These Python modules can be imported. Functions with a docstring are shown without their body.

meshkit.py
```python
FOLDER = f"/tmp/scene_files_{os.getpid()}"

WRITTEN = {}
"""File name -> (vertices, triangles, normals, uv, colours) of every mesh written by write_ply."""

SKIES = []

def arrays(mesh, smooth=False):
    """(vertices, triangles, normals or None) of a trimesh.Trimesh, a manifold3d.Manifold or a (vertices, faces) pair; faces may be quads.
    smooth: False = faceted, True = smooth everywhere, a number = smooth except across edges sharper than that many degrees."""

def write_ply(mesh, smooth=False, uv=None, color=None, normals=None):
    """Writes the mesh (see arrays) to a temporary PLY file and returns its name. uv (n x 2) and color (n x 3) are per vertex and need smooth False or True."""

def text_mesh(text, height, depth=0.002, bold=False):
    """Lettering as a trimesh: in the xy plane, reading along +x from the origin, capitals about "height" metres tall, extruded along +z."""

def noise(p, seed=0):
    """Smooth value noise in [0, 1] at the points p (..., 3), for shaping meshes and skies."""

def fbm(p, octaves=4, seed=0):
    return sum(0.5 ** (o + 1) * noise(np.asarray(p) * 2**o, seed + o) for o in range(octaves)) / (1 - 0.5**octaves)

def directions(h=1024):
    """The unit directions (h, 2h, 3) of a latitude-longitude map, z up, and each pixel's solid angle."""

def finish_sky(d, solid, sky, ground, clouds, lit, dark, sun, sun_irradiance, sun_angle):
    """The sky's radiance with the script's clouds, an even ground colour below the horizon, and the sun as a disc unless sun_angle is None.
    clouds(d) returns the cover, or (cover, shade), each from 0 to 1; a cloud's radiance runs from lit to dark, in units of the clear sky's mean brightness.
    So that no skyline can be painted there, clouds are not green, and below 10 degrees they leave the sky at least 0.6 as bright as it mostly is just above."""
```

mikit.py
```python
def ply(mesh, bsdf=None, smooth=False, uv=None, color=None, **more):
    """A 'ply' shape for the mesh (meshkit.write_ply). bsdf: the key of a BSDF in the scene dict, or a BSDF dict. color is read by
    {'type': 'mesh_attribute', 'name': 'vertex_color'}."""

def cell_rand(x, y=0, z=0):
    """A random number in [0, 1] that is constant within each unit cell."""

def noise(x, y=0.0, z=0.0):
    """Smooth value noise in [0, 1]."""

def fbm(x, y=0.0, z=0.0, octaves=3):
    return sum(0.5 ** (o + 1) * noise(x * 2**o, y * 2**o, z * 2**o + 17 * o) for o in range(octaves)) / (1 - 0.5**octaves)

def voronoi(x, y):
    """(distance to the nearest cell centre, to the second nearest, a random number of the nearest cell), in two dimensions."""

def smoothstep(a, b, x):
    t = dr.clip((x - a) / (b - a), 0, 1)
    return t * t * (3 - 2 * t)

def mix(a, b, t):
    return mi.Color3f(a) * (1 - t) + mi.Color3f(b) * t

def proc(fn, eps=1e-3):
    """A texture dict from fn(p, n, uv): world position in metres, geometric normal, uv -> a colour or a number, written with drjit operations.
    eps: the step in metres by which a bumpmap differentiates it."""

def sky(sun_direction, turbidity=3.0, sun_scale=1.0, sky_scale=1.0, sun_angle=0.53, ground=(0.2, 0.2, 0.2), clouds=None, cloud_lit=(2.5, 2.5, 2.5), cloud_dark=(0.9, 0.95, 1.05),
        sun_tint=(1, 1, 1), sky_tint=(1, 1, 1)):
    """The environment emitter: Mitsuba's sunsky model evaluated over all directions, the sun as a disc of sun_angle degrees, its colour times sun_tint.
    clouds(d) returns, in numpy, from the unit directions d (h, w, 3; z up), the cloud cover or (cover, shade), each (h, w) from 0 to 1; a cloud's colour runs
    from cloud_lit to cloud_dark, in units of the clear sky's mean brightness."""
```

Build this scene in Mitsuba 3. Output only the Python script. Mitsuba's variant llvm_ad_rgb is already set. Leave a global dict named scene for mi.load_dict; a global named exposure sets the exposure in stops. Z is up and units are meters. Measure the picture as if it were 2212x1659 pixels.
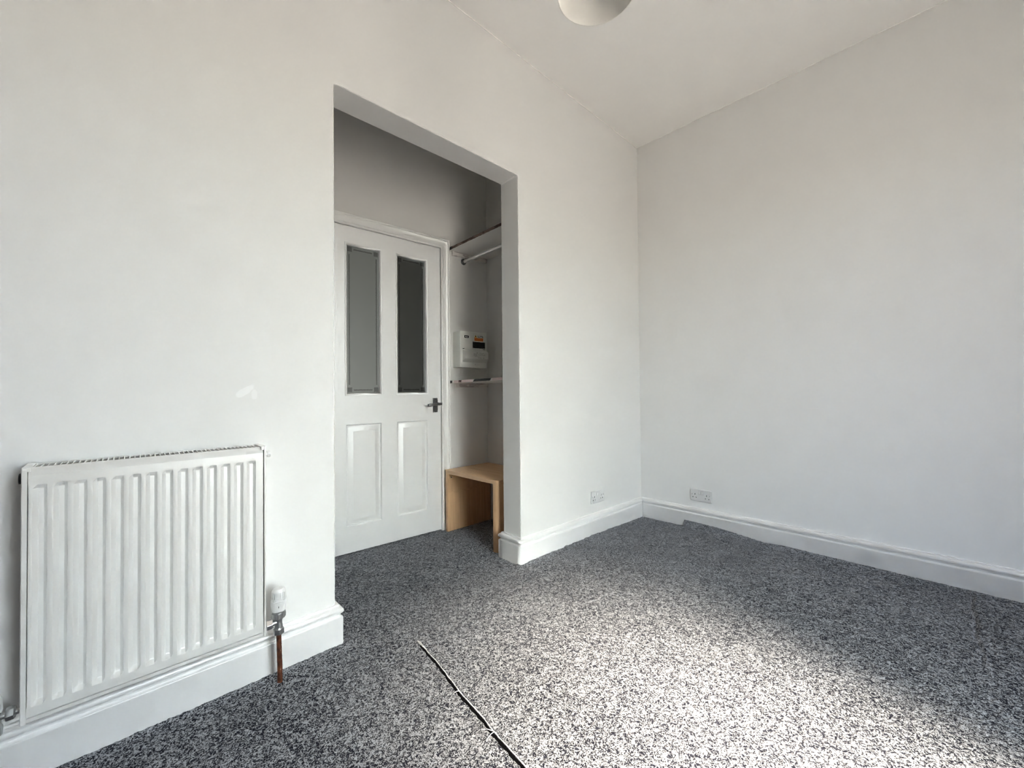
import math, random
import numpy as np
import trimesh
import drjit as dr
import mitsuba as mi
import manifold3d as m3
import shapely.geometry as sg
import mikit, meshkit
from mikit import noise, fbm, smoothstep, mix

T = mi.ScalarTransform4f
random.seed(7)
rng = np.random.default_rng(7)
scene, labels = {}, {}

# ------------------------------------------------------------------ camera, sky, sun, exposure
CAM = np.array([1.6302, -2.9498, 0.9824])
YAW, PITCH, ROLL, FOCAL = 2.3808, 0.0134, -0.0087, 876.52
fw = np.array([math.cos(YAW) * math.cos(PITCH), math.sin(YAW) * math.cos(PITCH), math.sin(PITCH)])
rt = np.cross(fw, [0, 0, 1]); rt /= np.linalg.norm(rt)
up = np.cross(rt, fw)
up = -rt * math.sin(ROLL) + up * math.cos(ROLL)
scene["camera"] = {"type": "perspective", "fov": 2 * math.degrees(math.atan(1106 / FOCAL)), "fov_axis": "x", "near_clip": 0.02, "far_clip": 200.0,
                   "to_world": T().look_at(origin=CAM.tolist(), target=(CAM + fw).tolist(), up=up.tolist())}
SUN_EL = 43.0
sun_h = np.array([1.0, -0.16])
sun_h = sun_h / np.linalg.norm(sun_h) * math.cos(math.radians(SUN_EL))
SUN = [float(sun_h[0]), float(sun_h[1]), math.sin(math.radians(SUN_EL))]
scene["sky"] = mikit.sky(SUN, turbidity=7.0, sun_scale=17.0, sky_scale=21.5, sun_angle=17.0, ground=(0.50, 0.455, 0.395), sky_tint=(0.925, 1.0, 1.08), sun_tint=(0.90, 0.98, 1.08))
exposure = 1.26

# ------------------------------------------------------------------ room dimensions
H = 2.899                    # ceiling
W = 3.00                     # window wall
YB = -4.30                   # wall behind the camera
TH = 0.144                   # thickness of the left wall
YL, YR, ZS = -2.357, -1.339, 2.200   # opening in the left wall
AL, DX, DY = 0.0619, -0.785, -1.344  # the door wall of the lobby
SK = 0.022                   # skirting thickness
NOOK = -0.935                # side wall of the nook
un = np.array([AL, 1.0]) / math.hypot(AL, 1.0)
nn = np.array([1.0, -AL]) / math.hypot(AL, 1.0)


def dw(u, v, z):
    """Point on the door wall: u along it (0 = lock edge of the door), v out of it, z up."""
    return np.stack(np.broadcast_arrays(DX + un[0] * u + nn[0] * v, DY + un[1] * u + nn[1] * v, z), -1)


DOORM = np.eye(4)
DOORM[:3, 0] = [un[0], un[1], 0]; DOORM[:3, 1] = [0, 0, 1]; DOORM[:3, 2] = [nn[0], nn[1], 0]; DOORM[:3, 3] = [DX, DY, 0]   # local (u, z, v)

# ------------------------------------------------------------------ helpers


def cat(parts):
    return trimesh.util.concatenate([p for p in parts])


def box(x0, x1, y0, y1, z0, z1):
    b = trimesh.creation.box(extents=[x1 - x0, y1 - y0, z1 - z0])
    b.apply_translation([(x0 + x1) / 2, (y0 + y1) / 2, (z0 + z1) / 2])
    return b


def man(m):
    mm = m.to_mesh()
    return trimesh.Trimesh(mm.vert_properties[:, :3], mm.tri_verts, process=False)


def rbox(x0, x1, y0, y1, z0, z1, r=0.002, seg=8):
    """Box with rounded edges."""
    r = min(r, (x1 - x0) / 2.01, (y1 - y0) / 2.01, (z1 - z0) / 2.01)
    s = m3.Manifold.sphere(r, seg * 4 if r > 0.006 else seg * 2)
    pts = [s.translate([x, y, z]) for x in (x0 + r, x1 - r) for y in (y0 + r, y1 - r) for z in (z0 + r, z1 - r)]
    return man(m3.Manifold.batch_hull(pts))


def lathe(profile, seg=40, axis="z", at=(0, 0, 0)):
    m = trimesh.creation.revolve(np.asarray(profile, float), sections=seg)
    if axis == "y":
        m.apply_transform(trimesh.transformations.rotation_matrix(-math.pi / 2, [1, 0, 0]))
    if axis == "x":
        m.apply_transform(trimesh.transformations.rotation_matrix(math.pi / 2, [0, 1, 0]))
    m.apply_translation(at)
    return m


def cyl(p0, p1, r, seg=28):
    return trimesh.creation.cylinder(radius=r, segment=[p0, p1], sections=seg)


def tube(pts, rad, seg=10):
    """Swept tube with end caps."""
    pts = np.asarray(pts, float); rad = np.broadcast_to(np.asarray(rad, float), len(pts))
    t = np.gradient(pts, axis=0); t /= np.linalg.norm(t, axis=1, keepdims=True)
    ref = np.array([0, 0, 1.0]) if abs(t[0][2]) < 0.9 else np.array([1.0, 0, 0])
    v, f = [], []
    for i in range(len(pts)):
        a = np.cross(t[i], ref); a /= np.linalg.norm(a); b = np.cross(t[i], a)
        for k in range(seg):
            an = 2 * math.pi * k / seg
            v.append(pts[i] + rad[i] * (math.cos(an) * a + math.sin(an) * b))
    for i in range(len(pts) - 1):
        for k in range(seg):
            k2 = (k + 1) % seg
            f += [[i * seg + k, (i + 1) * seg + k, (i + 1) * seg + k2], [i * seg + k, (i + 1) * seg + k2, i * seg + k2]]
    for end, i in ((0, 0), (1, len(pts) - 1)):
        c = len(v); v.append(pts[i])
        for k in range(seg):
            k2 = (k + 1) % seg
            f.append([c, i * seg + k, i * seg + k2] if end == 0 else [c, i * seg + k2, i * seg + k])
    return trimesh.Trimesh(v, f, process=False)


def poly_ext(poly, d):
    return trimesh.creation.extrude_polygon(poly, d, engine="earcut")


def flat_poly(poly, lift, flip=False):
    """Triangulated polygon; lift(a, b) -> 3-D points."""
    v, f = trimesh.creation.triangulate_polygon(poly, engine="earcut")
    v = np.asarray(v)
    p = lift(v[:, 0], v[:, 1])
    return trimesh.Trimesh(p, f[:, ::-1] if flip else f, process=False)


def loft(rings, closed=True, cap=False):
    """Rings (k, n, 3) joined by quads."""
    R = np.asarray(rings, float)
    k, n = R.shape[:2]
    v = R.reshape(-1, 3); f = []
    for i in range(k - 1):
        for j in range(n if closed else n - 1):
            j2 = (j + 1) % n
            a, b, c, d = i * n + j, i * n + j2, (i + 1) * n + j2, (i + 1) * n + j
            f += [[a, b, c], [a, c, d]]
    if cap:
        f += [[(k - 1) * n, (k - 1) * n + j, (k - 1) * n + j + 1] for j in range(1, n - 1)]
    return trimesh.Trimesh(v, f, process=False)


def sweep(path, normals, profile, lift_z=None):
    """Moulding: profile (out, z) swept along a plan path; normals are mitred plan offsets per path point."""
    rings = []
    for i, (p, n) in enumerate(zip(path, normals)):
        dz = 0 if lift_z is None else lift_z[i]
        rings.append([[p[0] + n[0] * o, p[1] + n[1] * o, z + dz] for o, z in profile])
    m = loft(rings, closed=False)
    m.fix_normals()
    return m


def put(key, mesh, bsdf, smooth=False, label=None, cat_=None, group=None, kind=None, **kw):
    base, k = key, 0
    while key in scene:
        k += 1
        key = f"{base}_{k:03d}"
    scene[key] = mikit.ply(mesh, bsdf, smooth=smooth, **kw)
    note(key, label, cat_, group, kind)
    return key


def note(key, label=None, cat_=None, group=None, kind=None):
    d = {}
    if label: d["label"] = label
    if cat_: d["category"] = cat_
    if group: d["group"] = group
    if kind: d["kind"] = kind
    if d: labels[key] = d


# ------------------------------------------------------------------ materials


def pr(key, col, rough=0.5, spec=0.5, metal=0.0, **kw):
    scene[key] = {"type": "twosided", "bsdf": {"type": "principled", "base_color": col if isinstance(col, dict) else {"type": "rgb", "value": list(col)}, "roughness": rough, "specular": spec, "metallic": metal, **kw}}


def bump(inner, fn, scale=1.0, eps=1e-3):
    return {"type": "bumpmap", "arbitrary": mikit.proc(fn, eps), "scale": scale, "bsdf": inner}


WALLC = (0.735, 0.728, 0.708)


def wall_col(p, n, uv):
    c = 1 + 0.020 * (fbm(p.x * 2.2, p.y * 2.2, p.z * 2.2) - 0.5)
    base = mi.Color3f(*WALLC) * c
    # a touched-up patch of paler paint above the radiator: two short brush dabs
    dy, dz = p.y + 2.648, p.z - 0.985
    a, b = dy * 0.80 + dz * 0.60, -dy * 0.60 + dz * 0.80
    d1 = dr.sqrt(dr.square((a + 0.004) / 0.034) + dr.square((b - 0.004) / 0.013)) + 0.5 * (fbm(p.y * 60, p.z * 60) - 0.5)
    d2 = dr.sqrt(dr.square((dy - 0.021) / 0.010) + dr.square((dz + 0.012) / 0.018)) + 0.5 * (fbm(p.y * 60, p.z * 60, 3.0) - 0.5)
    on = dr.select(dr.abs(p.x) < 0.004, dr.maximum(1 - smoothstep(0.75, 1.05, d1), 0.7 * (1 - smoothstep(0.75, 1.05, d2))), 0)
    return mix(base, (0.80, 0.795, 0.78), on)


def wall_relief(p, n, uv):
    return 0.00035 * noise(p.x * 260, p.y * 260, p.z * 260) + 0.0009 * noise(p.x * 22, p.y * 22, p.z * 22)


scene["wall_paint"] = {"type": "twosided", "bsdf": bump({"type": "diffuse", "reflectance": mikit.proc(wall_col)}, wall_relief)}
scene["bounce_cut_grey"] = {"type": "twosided", "bsdf": {"type": "diffuse", "reflectance": {"type": "rgb", "value": [0.17, 0.175, 0.185]}}}  # dark tone given to the unseen back wall to reduce bounced light
scene["ceiling_paint"] = {"type": "twosided", "bsdf": {"type": "diffuse", "reflectance": {"type": "rgb", "value": [0.90, 0.885, 0.855]}}}


def trim_col(p, n, uv):
    sm = dr.sqrt(dr.square((p.x - 1.352) / 0.075) + dr.square((p.z - 0.045) / 0.055)) + 0.35 * (fbm(p.x * 22, p.z * 22) - 0.5)
    on = dr.select(p.y > -0.04, 0.26 * (1 - smoothstep(0.2, 1.1, sm)), 0)
    return mix((0.90, 0.895, 0.88), (0.34, 0.34, 0.33), on)


pr("gloss_white", mikit.proc(trim_col), 0.32, 0.5)
pr("dull_white", (0.78, 0.76, 0.73), 0.6, 0.3)


def grain(p, n, uv):
    a = -p.x * 0.06 + p.y
    g = fbm(a * 240, p.z * 9, p.x * 3)
    return 0.0006 * g


scene["door_white"] = {"type": "twosided", "bsdf": bump({"type": "principled", "base_color": {"type": "rgb", "value": [0.90, 0.90, 0.895]}, "roughness": 0.42, "specular": 0.45}, grain)}
pr("enamel", (0.775, 0.77, 0.745), 0.30, 0.5)
pr("enamel_grey", (0.10, 0.10, 0.10), 0.5, 0.4)
pr("plastic_white", (0.84, 0.84, 0.83), 0.30, 0.5)
pr("plastic_cream", (0.80, 0.80, 0.75), 0.38, 0.5)
pr("plastic_black", (0.010, 0.010, 0.011), 0.45, 0.2)
pr("ink_black", (0.02, 0.02, 0.02), 0.6, 0.2)
pr("ink_grey", (0.22, 0.22, 0.21), 0.6, 0.2)
pr("label_orange", (0.55, 0.16, 0.03), 0.5, 0.3)
pr("label_yellow", (0.75, 0.45, 0.03), 0.5, 0.3)
pr("chrome", (0.72, 0.72, 0.72), 0.14, 0.5, 1.0)
pr("dull_chrome", (0.46, 0.47, 0.47), 0.36, 0.5, 1.0)
pr("dark_steel", (0.17, 0.17, 0.175), 0.28, 0.5, 1.0)
pr("gap_grey", (0.42, 0.42, 0.42), 0.6, 0.2)
pr("gap_shade_black", (0.006, 0.006, 0.007), 0.9, 0.05)
pr("recess_dark", (0.03, 0.03, 0.03), 0.7, 0.2)


def copper_col(p, n, uv):
    t = fbm(p.x * 90, p.y * 90, p.z * 45)
    c = mix((0.045, 0.013, 0.006), (0.13, 0.042, 0.018), smoothstep(0.3, 0.75, t))
    return mix(c, (0.55, 0.36, 0.27), 0.35 * smoothstep(0.86, 0.92, noise(p.x * 160, p.y * 160, p.z * 110)))


pr("aged_copper", mikit.proc(copper_col), 0.42, 0.5, 0.25)


def wood(p, a, b):
    w = fbm(a * 90, b * 5.0, 0.7) + 0.35 * fbm(a * 320, b * 14.0, 3.1)
    return mix((0.44, 0.265, 0.140), (0.53, 0.335, 0.190), smoothstep(0.35, 0.95, w))


pr("beech_side", mikit.proc(lambda p, n, uv: wood(p, p.y + 0.15 * p.x, p.z)), 0.42, 0.4)
pr("beech_top", mikit.proc(lambda p, n, uv: wood(p, p.y + p.z, p.x)), 0.42, 0.4)


def shelf_edge(p, n, uv):
    t = fbm(p.x * 26, p.z * 60, 2.0)
    e = smoothstep(0.42, 0.52, t)
    return mix((0.055, 0.030, 0.026), (0.15, 0.10, 0.088), e)


pr("edge_brown", mikit.proc(shelf_edge), 0.6, 0.3)
pr("edge_pink", (0.62, 0.50, 0.49), 0.6, 0.3)


def batten_col(p, n, uv):
    t = fbm(p.y * 16, p.z * 30, 9.0)
    return mix((0.40, 0.36, 0.35), (0.68, 0.65, 0.62), smoothstep(0.3, 0.55, t))


pr("batten_paint", mikit.proc(batten_col), 0.6, 0.3)


def pile(p):
    wx = noise(p.x * 260, p.y * 260, p.z * 260 + 5.0) - 0.5
    wy = noise(p.x * 260, p.y * 260, p.z * 260 + 11.0) - 0.5
    x, y, z = p.x + 0.0036 * wx, p.y + 0.0036 * wy, p.z
    a = noise(x * 460, y * 460, z * 460 + 1.0)
    r = 1 - 2 * dr.abs(noise(x * 290, y * 290, z * 290 + 7.0) - 0.5)
    f = noise(p.x * 120, p.y * 120, z * 120 + 3.0)
    return 0.48 * a + 0.34 * r + 0.18 * f


def carpet_col(p, n, uv):
    t = pile(p)
    big = 0.88 + 0.24 * fbm(p.x * 3.1, p.y * 3.1)
    c = mix((0.013, 0.0135, 0.019), (0.33, 0.335, 0.355), smoothstep(0.45, 0.76, t))
    return c * big


def carpet_relief(p, n, uv):
    return 0.004 * pile(p)


scene["carpet_pile"] = {"type": "twosided", "bsdf": bump({"type": "diffuse", "reflectance": mikit.proc(carpet_col)}, carpet_relief, 1.0, 1.5e-3)}
pr("backing_white", mikit.proc(lambda p, n, uv: mix((0.55, 0.54, 0.52), (0.86, 0.86, 0.85), smoothstep(0.3, 0.6, noise(p.x * 300, p.y * 300, p.z * 300)))), 0.8, 0.1)
pr("ground_paving", (0.35, 0.34, 0.32), 0.9, 0.1)
scene["window_glass"] = {"type": "thindielectric", "int_ior": 1.5, "ext_ior": 1.0}
pr("bounce_cut_dark", (0.06, 0.06, 0.065), 0.9, 0.1)  # dark tone on the unseen lobby end, soaks up bounce in the nook
pr("upvc", (0.85, 0.85, 0.85), 0.3, 0.5)
pr("shade_white", (0.86, 0.835, 0.78), 0.22, 0.5)


def frost(p, n, uv):
    """Frosted pane with a clear border: corner squares and thin lines (uv in metres from the pane's lower left corner)."""
    x, y = uv.x, uv.y
    w, h = 0.200, 0.900
    mx, my = dr.minimum(x, w - x), dr.minimum(y, h - y)
    sq = (mx > 0.004) & (mx < 0.032) & (my > 0.006) & (my < 0.034)
    ve = (mx > 0.011) & (mx < 0.0195) & (my > 0.050)
    ho = (my > 0.014) & (my < 0.0225) & (mx > 0.042)
    return dr.select(sq | ve | ho, mi.Color3f(0.30, 0.31, 0.31), mi.Color3f(0.60, 0.63, 0.62))


scene["frosted_glass"] = {"type": "principledthin", "base_color": mikit.proc(frost), "roughness": 0.30, "spec_trans": 0.75, "diff_trans": 2.0, "eta": 1.5}

# ------------------------------------------------------------------ the room shell


def opening_outline(grow, r=0.010, nseg=6):
    """The doorless opening's outline (y, z) from the left foot over the head to the right foot, grown outwards."""
    pts = [(YL - grow, -0.05)]
    rr = r
    for a in np.linspace(math.pi, math.pi / 2, nseg):
        pts.append((YL + rr + (rr + grow) * math.cos(a), ZS - rr + (rr + grow) * math.sin(a)))
    for a in np.linspace(math.pi / 2, 0, nseg):
        pts.append((YR - rr + (rr + grow) * math.cos(a), ZS - rr + (rr + grow) * math.sin(a)))
    pts.append((YR + grow, -0.05))
    return np.array(pts)


ER = 0.004
rings = []
for a in np.linspace(0, math.pi / 2, 5):
    o = opening_outline(ER * (1 - math.sin(a)))
    rings.append(np.stack([np.full(len(o), -ER * (1 - math.cos(a))), o[:, 0], o[:, 1]], 1))
for a in np.linspace(math.pi / 2, 0, 5):
    o = opening_outline(ER * (1 - math.sin(a)))
    rings.append(np.stack([np.full(len(o), -TH + ER * (1 - math.cos(a))), o[:, 0], o[:, 1]], 1))
reveal = loft(rings, closed=False)
hole = sg.Polygon(opening_outline(ER))
wall_poly = sg.box(YB, -0.05, 0.0, H).difference(hole)
wall_back = sg.box(YB, -0.05, 0.0, H).difference(hole)
front = flat_poly(wall_poly, lambda a, b: np.stack([np.zeros_like(a), a, b], 1))
backf = flat_poly(wall_back, lambda a, b: np.stack([np.full_like(a, -TH), a, b], 1), True)
put("wall_left", cat([front, backf, reveal]), "wall_paint", smooth=30, label="white painted wall with a tall doorless opening beside the radiator", kind="structure")
put("wall_right", box(-0.9, W + 0.2, 0.0, 0.1, -0.05, H), "wall_paint", label="plain pale painted wall with a double socket above its skirting", kind="structure")
put("wall_back", box(-0.2, W + 0.2, YB - 0.1, YB, -0.05, H), "bounce_cut_grey", label="unseen slate grey wall behind the viewer, kept dark to cut bounced light", kind="structure")

# window wall
WY0, WY1, WZ0, WZ1 = -2.66, -1.56, 0.14, 2.40
wp = sg.box(YB - 0.1, -0.05, 0.1, H).difference(sg.box(WY0, WZ0, WY1, WZ1))
ww = poly_ext(wp, 0.16)
ww.vertices = np.stack([W + ww.vertices[:, 2], ww.vertices[:, 0], ww.vertices[:, 1]], 1)
put("wall_front", ww, "wall_paint", label="painted outer wall with the window that lights the room", kind="structure")

fr = []
F0, F1 = W + 0.08, W + 0.13
for (a, b, c, d) in ((WY0, WY0 + 0.05, WZ0, WZ1), (WY1 - 0.05, WY1, WZ0, WZ1), (WY0, WY1, WZ0, WZ0 + 0.05), (WY0, WY1, WZ1 - 0.05, WZ1)):
    fr.append(rbox(F0, F1, a, b, c, d, 0.004))
put("window_1__frame", cat(fr), "upvc", smooth=30)
put("window_1__sill", rbox(W - 0.04, W + 0.09, WY0 - 0.03, WY1 + 0.03, WZ0 - 0.03, WZ0, 0.006), "gloss_white", smooth=30)
gp = trimesh.Trimesh([[W + 0.105, WY0 + 0.05, WZ0 + 0.05], [W + 0.105, WY1 - 0.05, WZ0 + 0.05], [W + 0.105, WY1 - 0.05, WZ1 - 0.05], [W + 0.105, WY0 + 0.05, WZ1 - 0.05]], [[0, 1, 2], [0, 2, 3]], process=False)
put("window_1__pane", gp, "window_glass")
note("window_1", "white framed window in the outer wall", None, None, "structure")

# ceiling with the slightly wavering painted edge that laps onto the walls
ceil = [box(-1.95, W + 0.3, YB - 0.2, 0.2, H, H + 0.08)]


def lap(p0, p1, inward, n=220):
    p0, p1 = np.array(p0), np.array(p1)
    s = np.linspace(0, 1, n)
    L = np.linalg.norm(p1 - p0)
    q = np.stack([s * L * 9, np.zeros(n), np.full(n, 3.3 + p0[0] + 7 * p1[1])], 1)
    drop = 0.003 + 0.009 * (meshkit.fbm(q, 3) - 0.35).clip(0)
    xy = p0 + (p1 - p0) * s[:, None] + np.array(inward) * 0.0012
    a = np.c_[xy, np.full(n, H + 0.002)]
    b = np.c_[xy, H - drop]
    return loft([a, b], closed=False)


ceil += [lap((0, YB), (0, 0), (1, 0)), lap((0, 0), (W, 0), (0, -1))]
put("ceiling", cat(ceil), "ceiling_paint", label="plain off-white ceiling", kind="structure")

# ------------------------------------------------------------------ skirting boards
prof = [(0.0, 0.148), (0.009, 0.148), (0.0100, 0.1465), (0.0105, 0.1425), (0.0125, 0.1415)]
for a in np.linspace(80, -62, 10):
    prof.append((0.0105 + 0.0135 * math.cos(math.radians(a)), 0.1275 + 0.0135 * math.sin(math.radians(a))))
prof += [(0.0135, 0.1115), (0.0130, 0.1090), (0.0150, 0.1065), (0.0195, 0.1050), (0.0215, 0.1030), (SK, 0.1005), (SK, -0.05)]


def skirt(key, path, normals, dz, label):
    # subdivide each run
    P, N, Zs = [], [], []
    for i in range(len(path) - 1):
        k = 14
        for s in np.linspace(0, 1, k, endpoint=(i == len(path) - 2)):
            if s == 0:
                P.append(path[i]); N.append(normals[i]); Zs.append(dz[i])
            elif s == 1:
                P.append(path[i + 1]); N.append(normals[i + 1]); Zs.append(dz[i + 1])
            else:
                d = np.array(path[i + 1]) - path[i]; d /= np.linalg.norm(d)
                nr = np.array([-d[1], d[0]])
                if np.dot(nr, normals[i]) < 0: nr = -nr
                P.append(tuple(np.array(path[i]) * (1 - s) + np.array(path[i + 1]) * s)); N.append(tuple(nr)); Zs.append(dz[i] * (1 - s) + dz[i + 1] * s)
    m = sweep(P, N, prof, Zs)
    put(key, m, "gloss_white", smooth=35, label=label, kind="structure")


CORNER_DZ = -0.0205
skirt("baseboard_left", [(0, 0), (0, YR), (-TH, YR), (-TH, -0.94)], [(1, -1), (1, -1), (-1, -1), (-1, 0)], [CORNER_DZ, 0.001, 0.0, 0.0], "white moulded skirting from the room corner round the right jamb of the opening")
skirt("baseboard_left_2", [(-TH, YL - 0.3), (-TH, YL), (0, YL), (0, YB)], [(-1, 0), (-1, 1), (1, 1), (1, 0)], [0, 0, 0.004, 0.001], "white moulded skirting running behind the radiator to the left jamb of the opening")
skirt("baseboard_right", [(0.0018, 0), (W, 0)], [(1, -1), (0, -1)], [CORNER_DZ, 0.001], "white moulded skirting with a grey smudge along the right wall")
skirt("baseboard_front", [(W, 0), (W, YB)], [(-1, -1), (-1, 0)], [0.001, 0], "white moulded skirting under the window")

# ------------------------------------------------------------------ lobby behind the opening
door_hole = sg.box(-0.766, -0.05, 0.004, 1.988)
dwall = poly_ext(sg.box(-2.10, -0.05, 0.50, H).difference(door_hole), 0.10)
dwall.apply_translation([0, 0, -0.102])
dwall.apply_transform(DOORM)
put("wall_lobby", dwall, "wall_paint", label="painted lobby wall around the panelled door", kind="structure")
put("wall_nook", box(-0.90, -TH + 0.002, NOOK, NOOK + 0.08, -0.05, H), "wall_paint", label="shaded side wall of the shelved nook", kind="structure")
put("wall_lobby_left", box(-1.1, -TH + 0.002, -3.46, -3.38, -0.05, H), "bounce_cut_dark", label="unseen end wall of the lobby left of the door, darkened to cut bounced light", kind="structure")

# architrave: profile across its width (out from the door edge), height off the wall
ap = [(0.0, -0.03), (0.0, 0.007), (0.002, 0.009), (0.012, 0.0105), (0.014, 0.0125), (0.030, 0.0135), (0.040, 0.0155), (0.0455, 0.0185), (0.0475, 0.0205), (0.0500, 0.0205), (0.0515, 0.0180), (0.0535, 0.0180), (0.0545, 0.0205), (0.0630, 0.0215), (0.0648, 0.0200), (0.0650, -0.002)]
u0, u1, zt = -0.7655, 0.0035, 1.9865
archi = []
for w_, v_ in ap:
    archi.append([dw(u0 - w_, v_, -0.05), dw(u0 - w_, v_, zt + w_), dw(u1 + w_, v_, zt + w_), dw(u1 + w_, v_, -0.05)])
am = loft(np.array(archi), closed=False)
am.fix_normals()
put("trim_1", am, "gloss_white", smooth=28, label="white moulded architrave round the lobby door", kind="structure")

# ------------------------------------------------------------------ the door
PANES = [(-0.6380, -0.4385), (-0.3145, -0.1135)]
PZ = (0.9685, 1.8680)
PANELS = [(-0.648, -0.428), (-0.325, -0.105)]
LZ = (0.165, 0.7785)
BEAD = 0.0165
leaf = sg.box(-0.762, 0.008, 0.0, 1.983)
for a, b in PANES: leaf = leaf.difference(sg.box(a - BEAD, PZ[0] - BEAD, b + BEAD, PZ[1] + BEAD))
for a, b in PANELS: leaf = leaf.difference(sg.box(a, LZ[0], b, LZ[1]))
lm = [flat_poly(leaf, lambda a, b: dw(a, 0.0, b))]
rim = np.array([(-0.762, 0.008), (0, 0.008), (0, 1.983), (-0.762, 1.983)])
lm.append(loft([dw(rim[:, 0], 0.0, rim[:, 1]), dw(rim[:, 0], -0.038, rim[:, 1])]))
leafb = sg.box(-0.762, 0.008, 0.0, 1.983)
for a, b in PANES: leafb = leafb.difference(sg.box(a - 0.002, PZ[0] - 0.002, b + 0.002, PZ[1] + 0.002))
lm.append(flat_poly(leafb, lambda a, b: dw(a, -0.038, b), True))
put("door_1__leaf", cat(lm), "door_white", smooth=False)


def rect_ring(a, b, c, d, ins, v):
    q = np.array([(a + ins, c + ins), (b - ins, c + ins), (b - ins, d - ins), (a + ins, d - ins)])
    return dw(q[:, 0], v, q[:, 1])


for a, b in PANELS:
    pp = [(0, 0), (0.002, -0.0015), (0.004, -0.0055), (0.0075, -0.0078), (0.012, -0.0088), (0.0155, -0.0088), (0.0405, -0.0012), (0.042, -0.0006)]
    put("door_1__panel", loft([rect_ring(a, b, *LZ, i, v) for i, v in pp], cap=True), "door_white", smooth=20)
for a, b in PANES:
    o = (a - BEAD, b + BEAD, PZ[0] - BEAD, PZ[1] + BEAD)
    bp = [(0, 0), (0.0005, 0.0035), (0.003, 0.0050), (0.006, 0.0048), (0.0105, 0.0025), (0.0140, -0.0020), (0.0160, -0.0070), (BEAD, -0.016), (BEAD, -0.038)]
    put("door_1__glazing_bead", loft([rect_ring(*o, i, v) for i, v in bp]), "door_white", smooth=40)
    q = np.array([(a - 0.001, PZ[0] - 0.001), (b + 0.001, PZ[0] - 0.001), (b + 0.001, PZ[1] + 0.001), (a - 0.001, PZ[1] + 0.001)])
    g = trimesh.Trimesh(dw(q[:, 0], -0.015, q[:, 1]), [[0, 1, 2], [0, 2, 3]], process=False)
    uv = (q - [a, PZ[0]]) * [0.2 / (b - a), 1.0]
    k = put("door_1__pane", g, "frosted_glass", uv=uv)
    labels[k] = {"label": "frosted pane with a darker etched border"}
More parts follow.
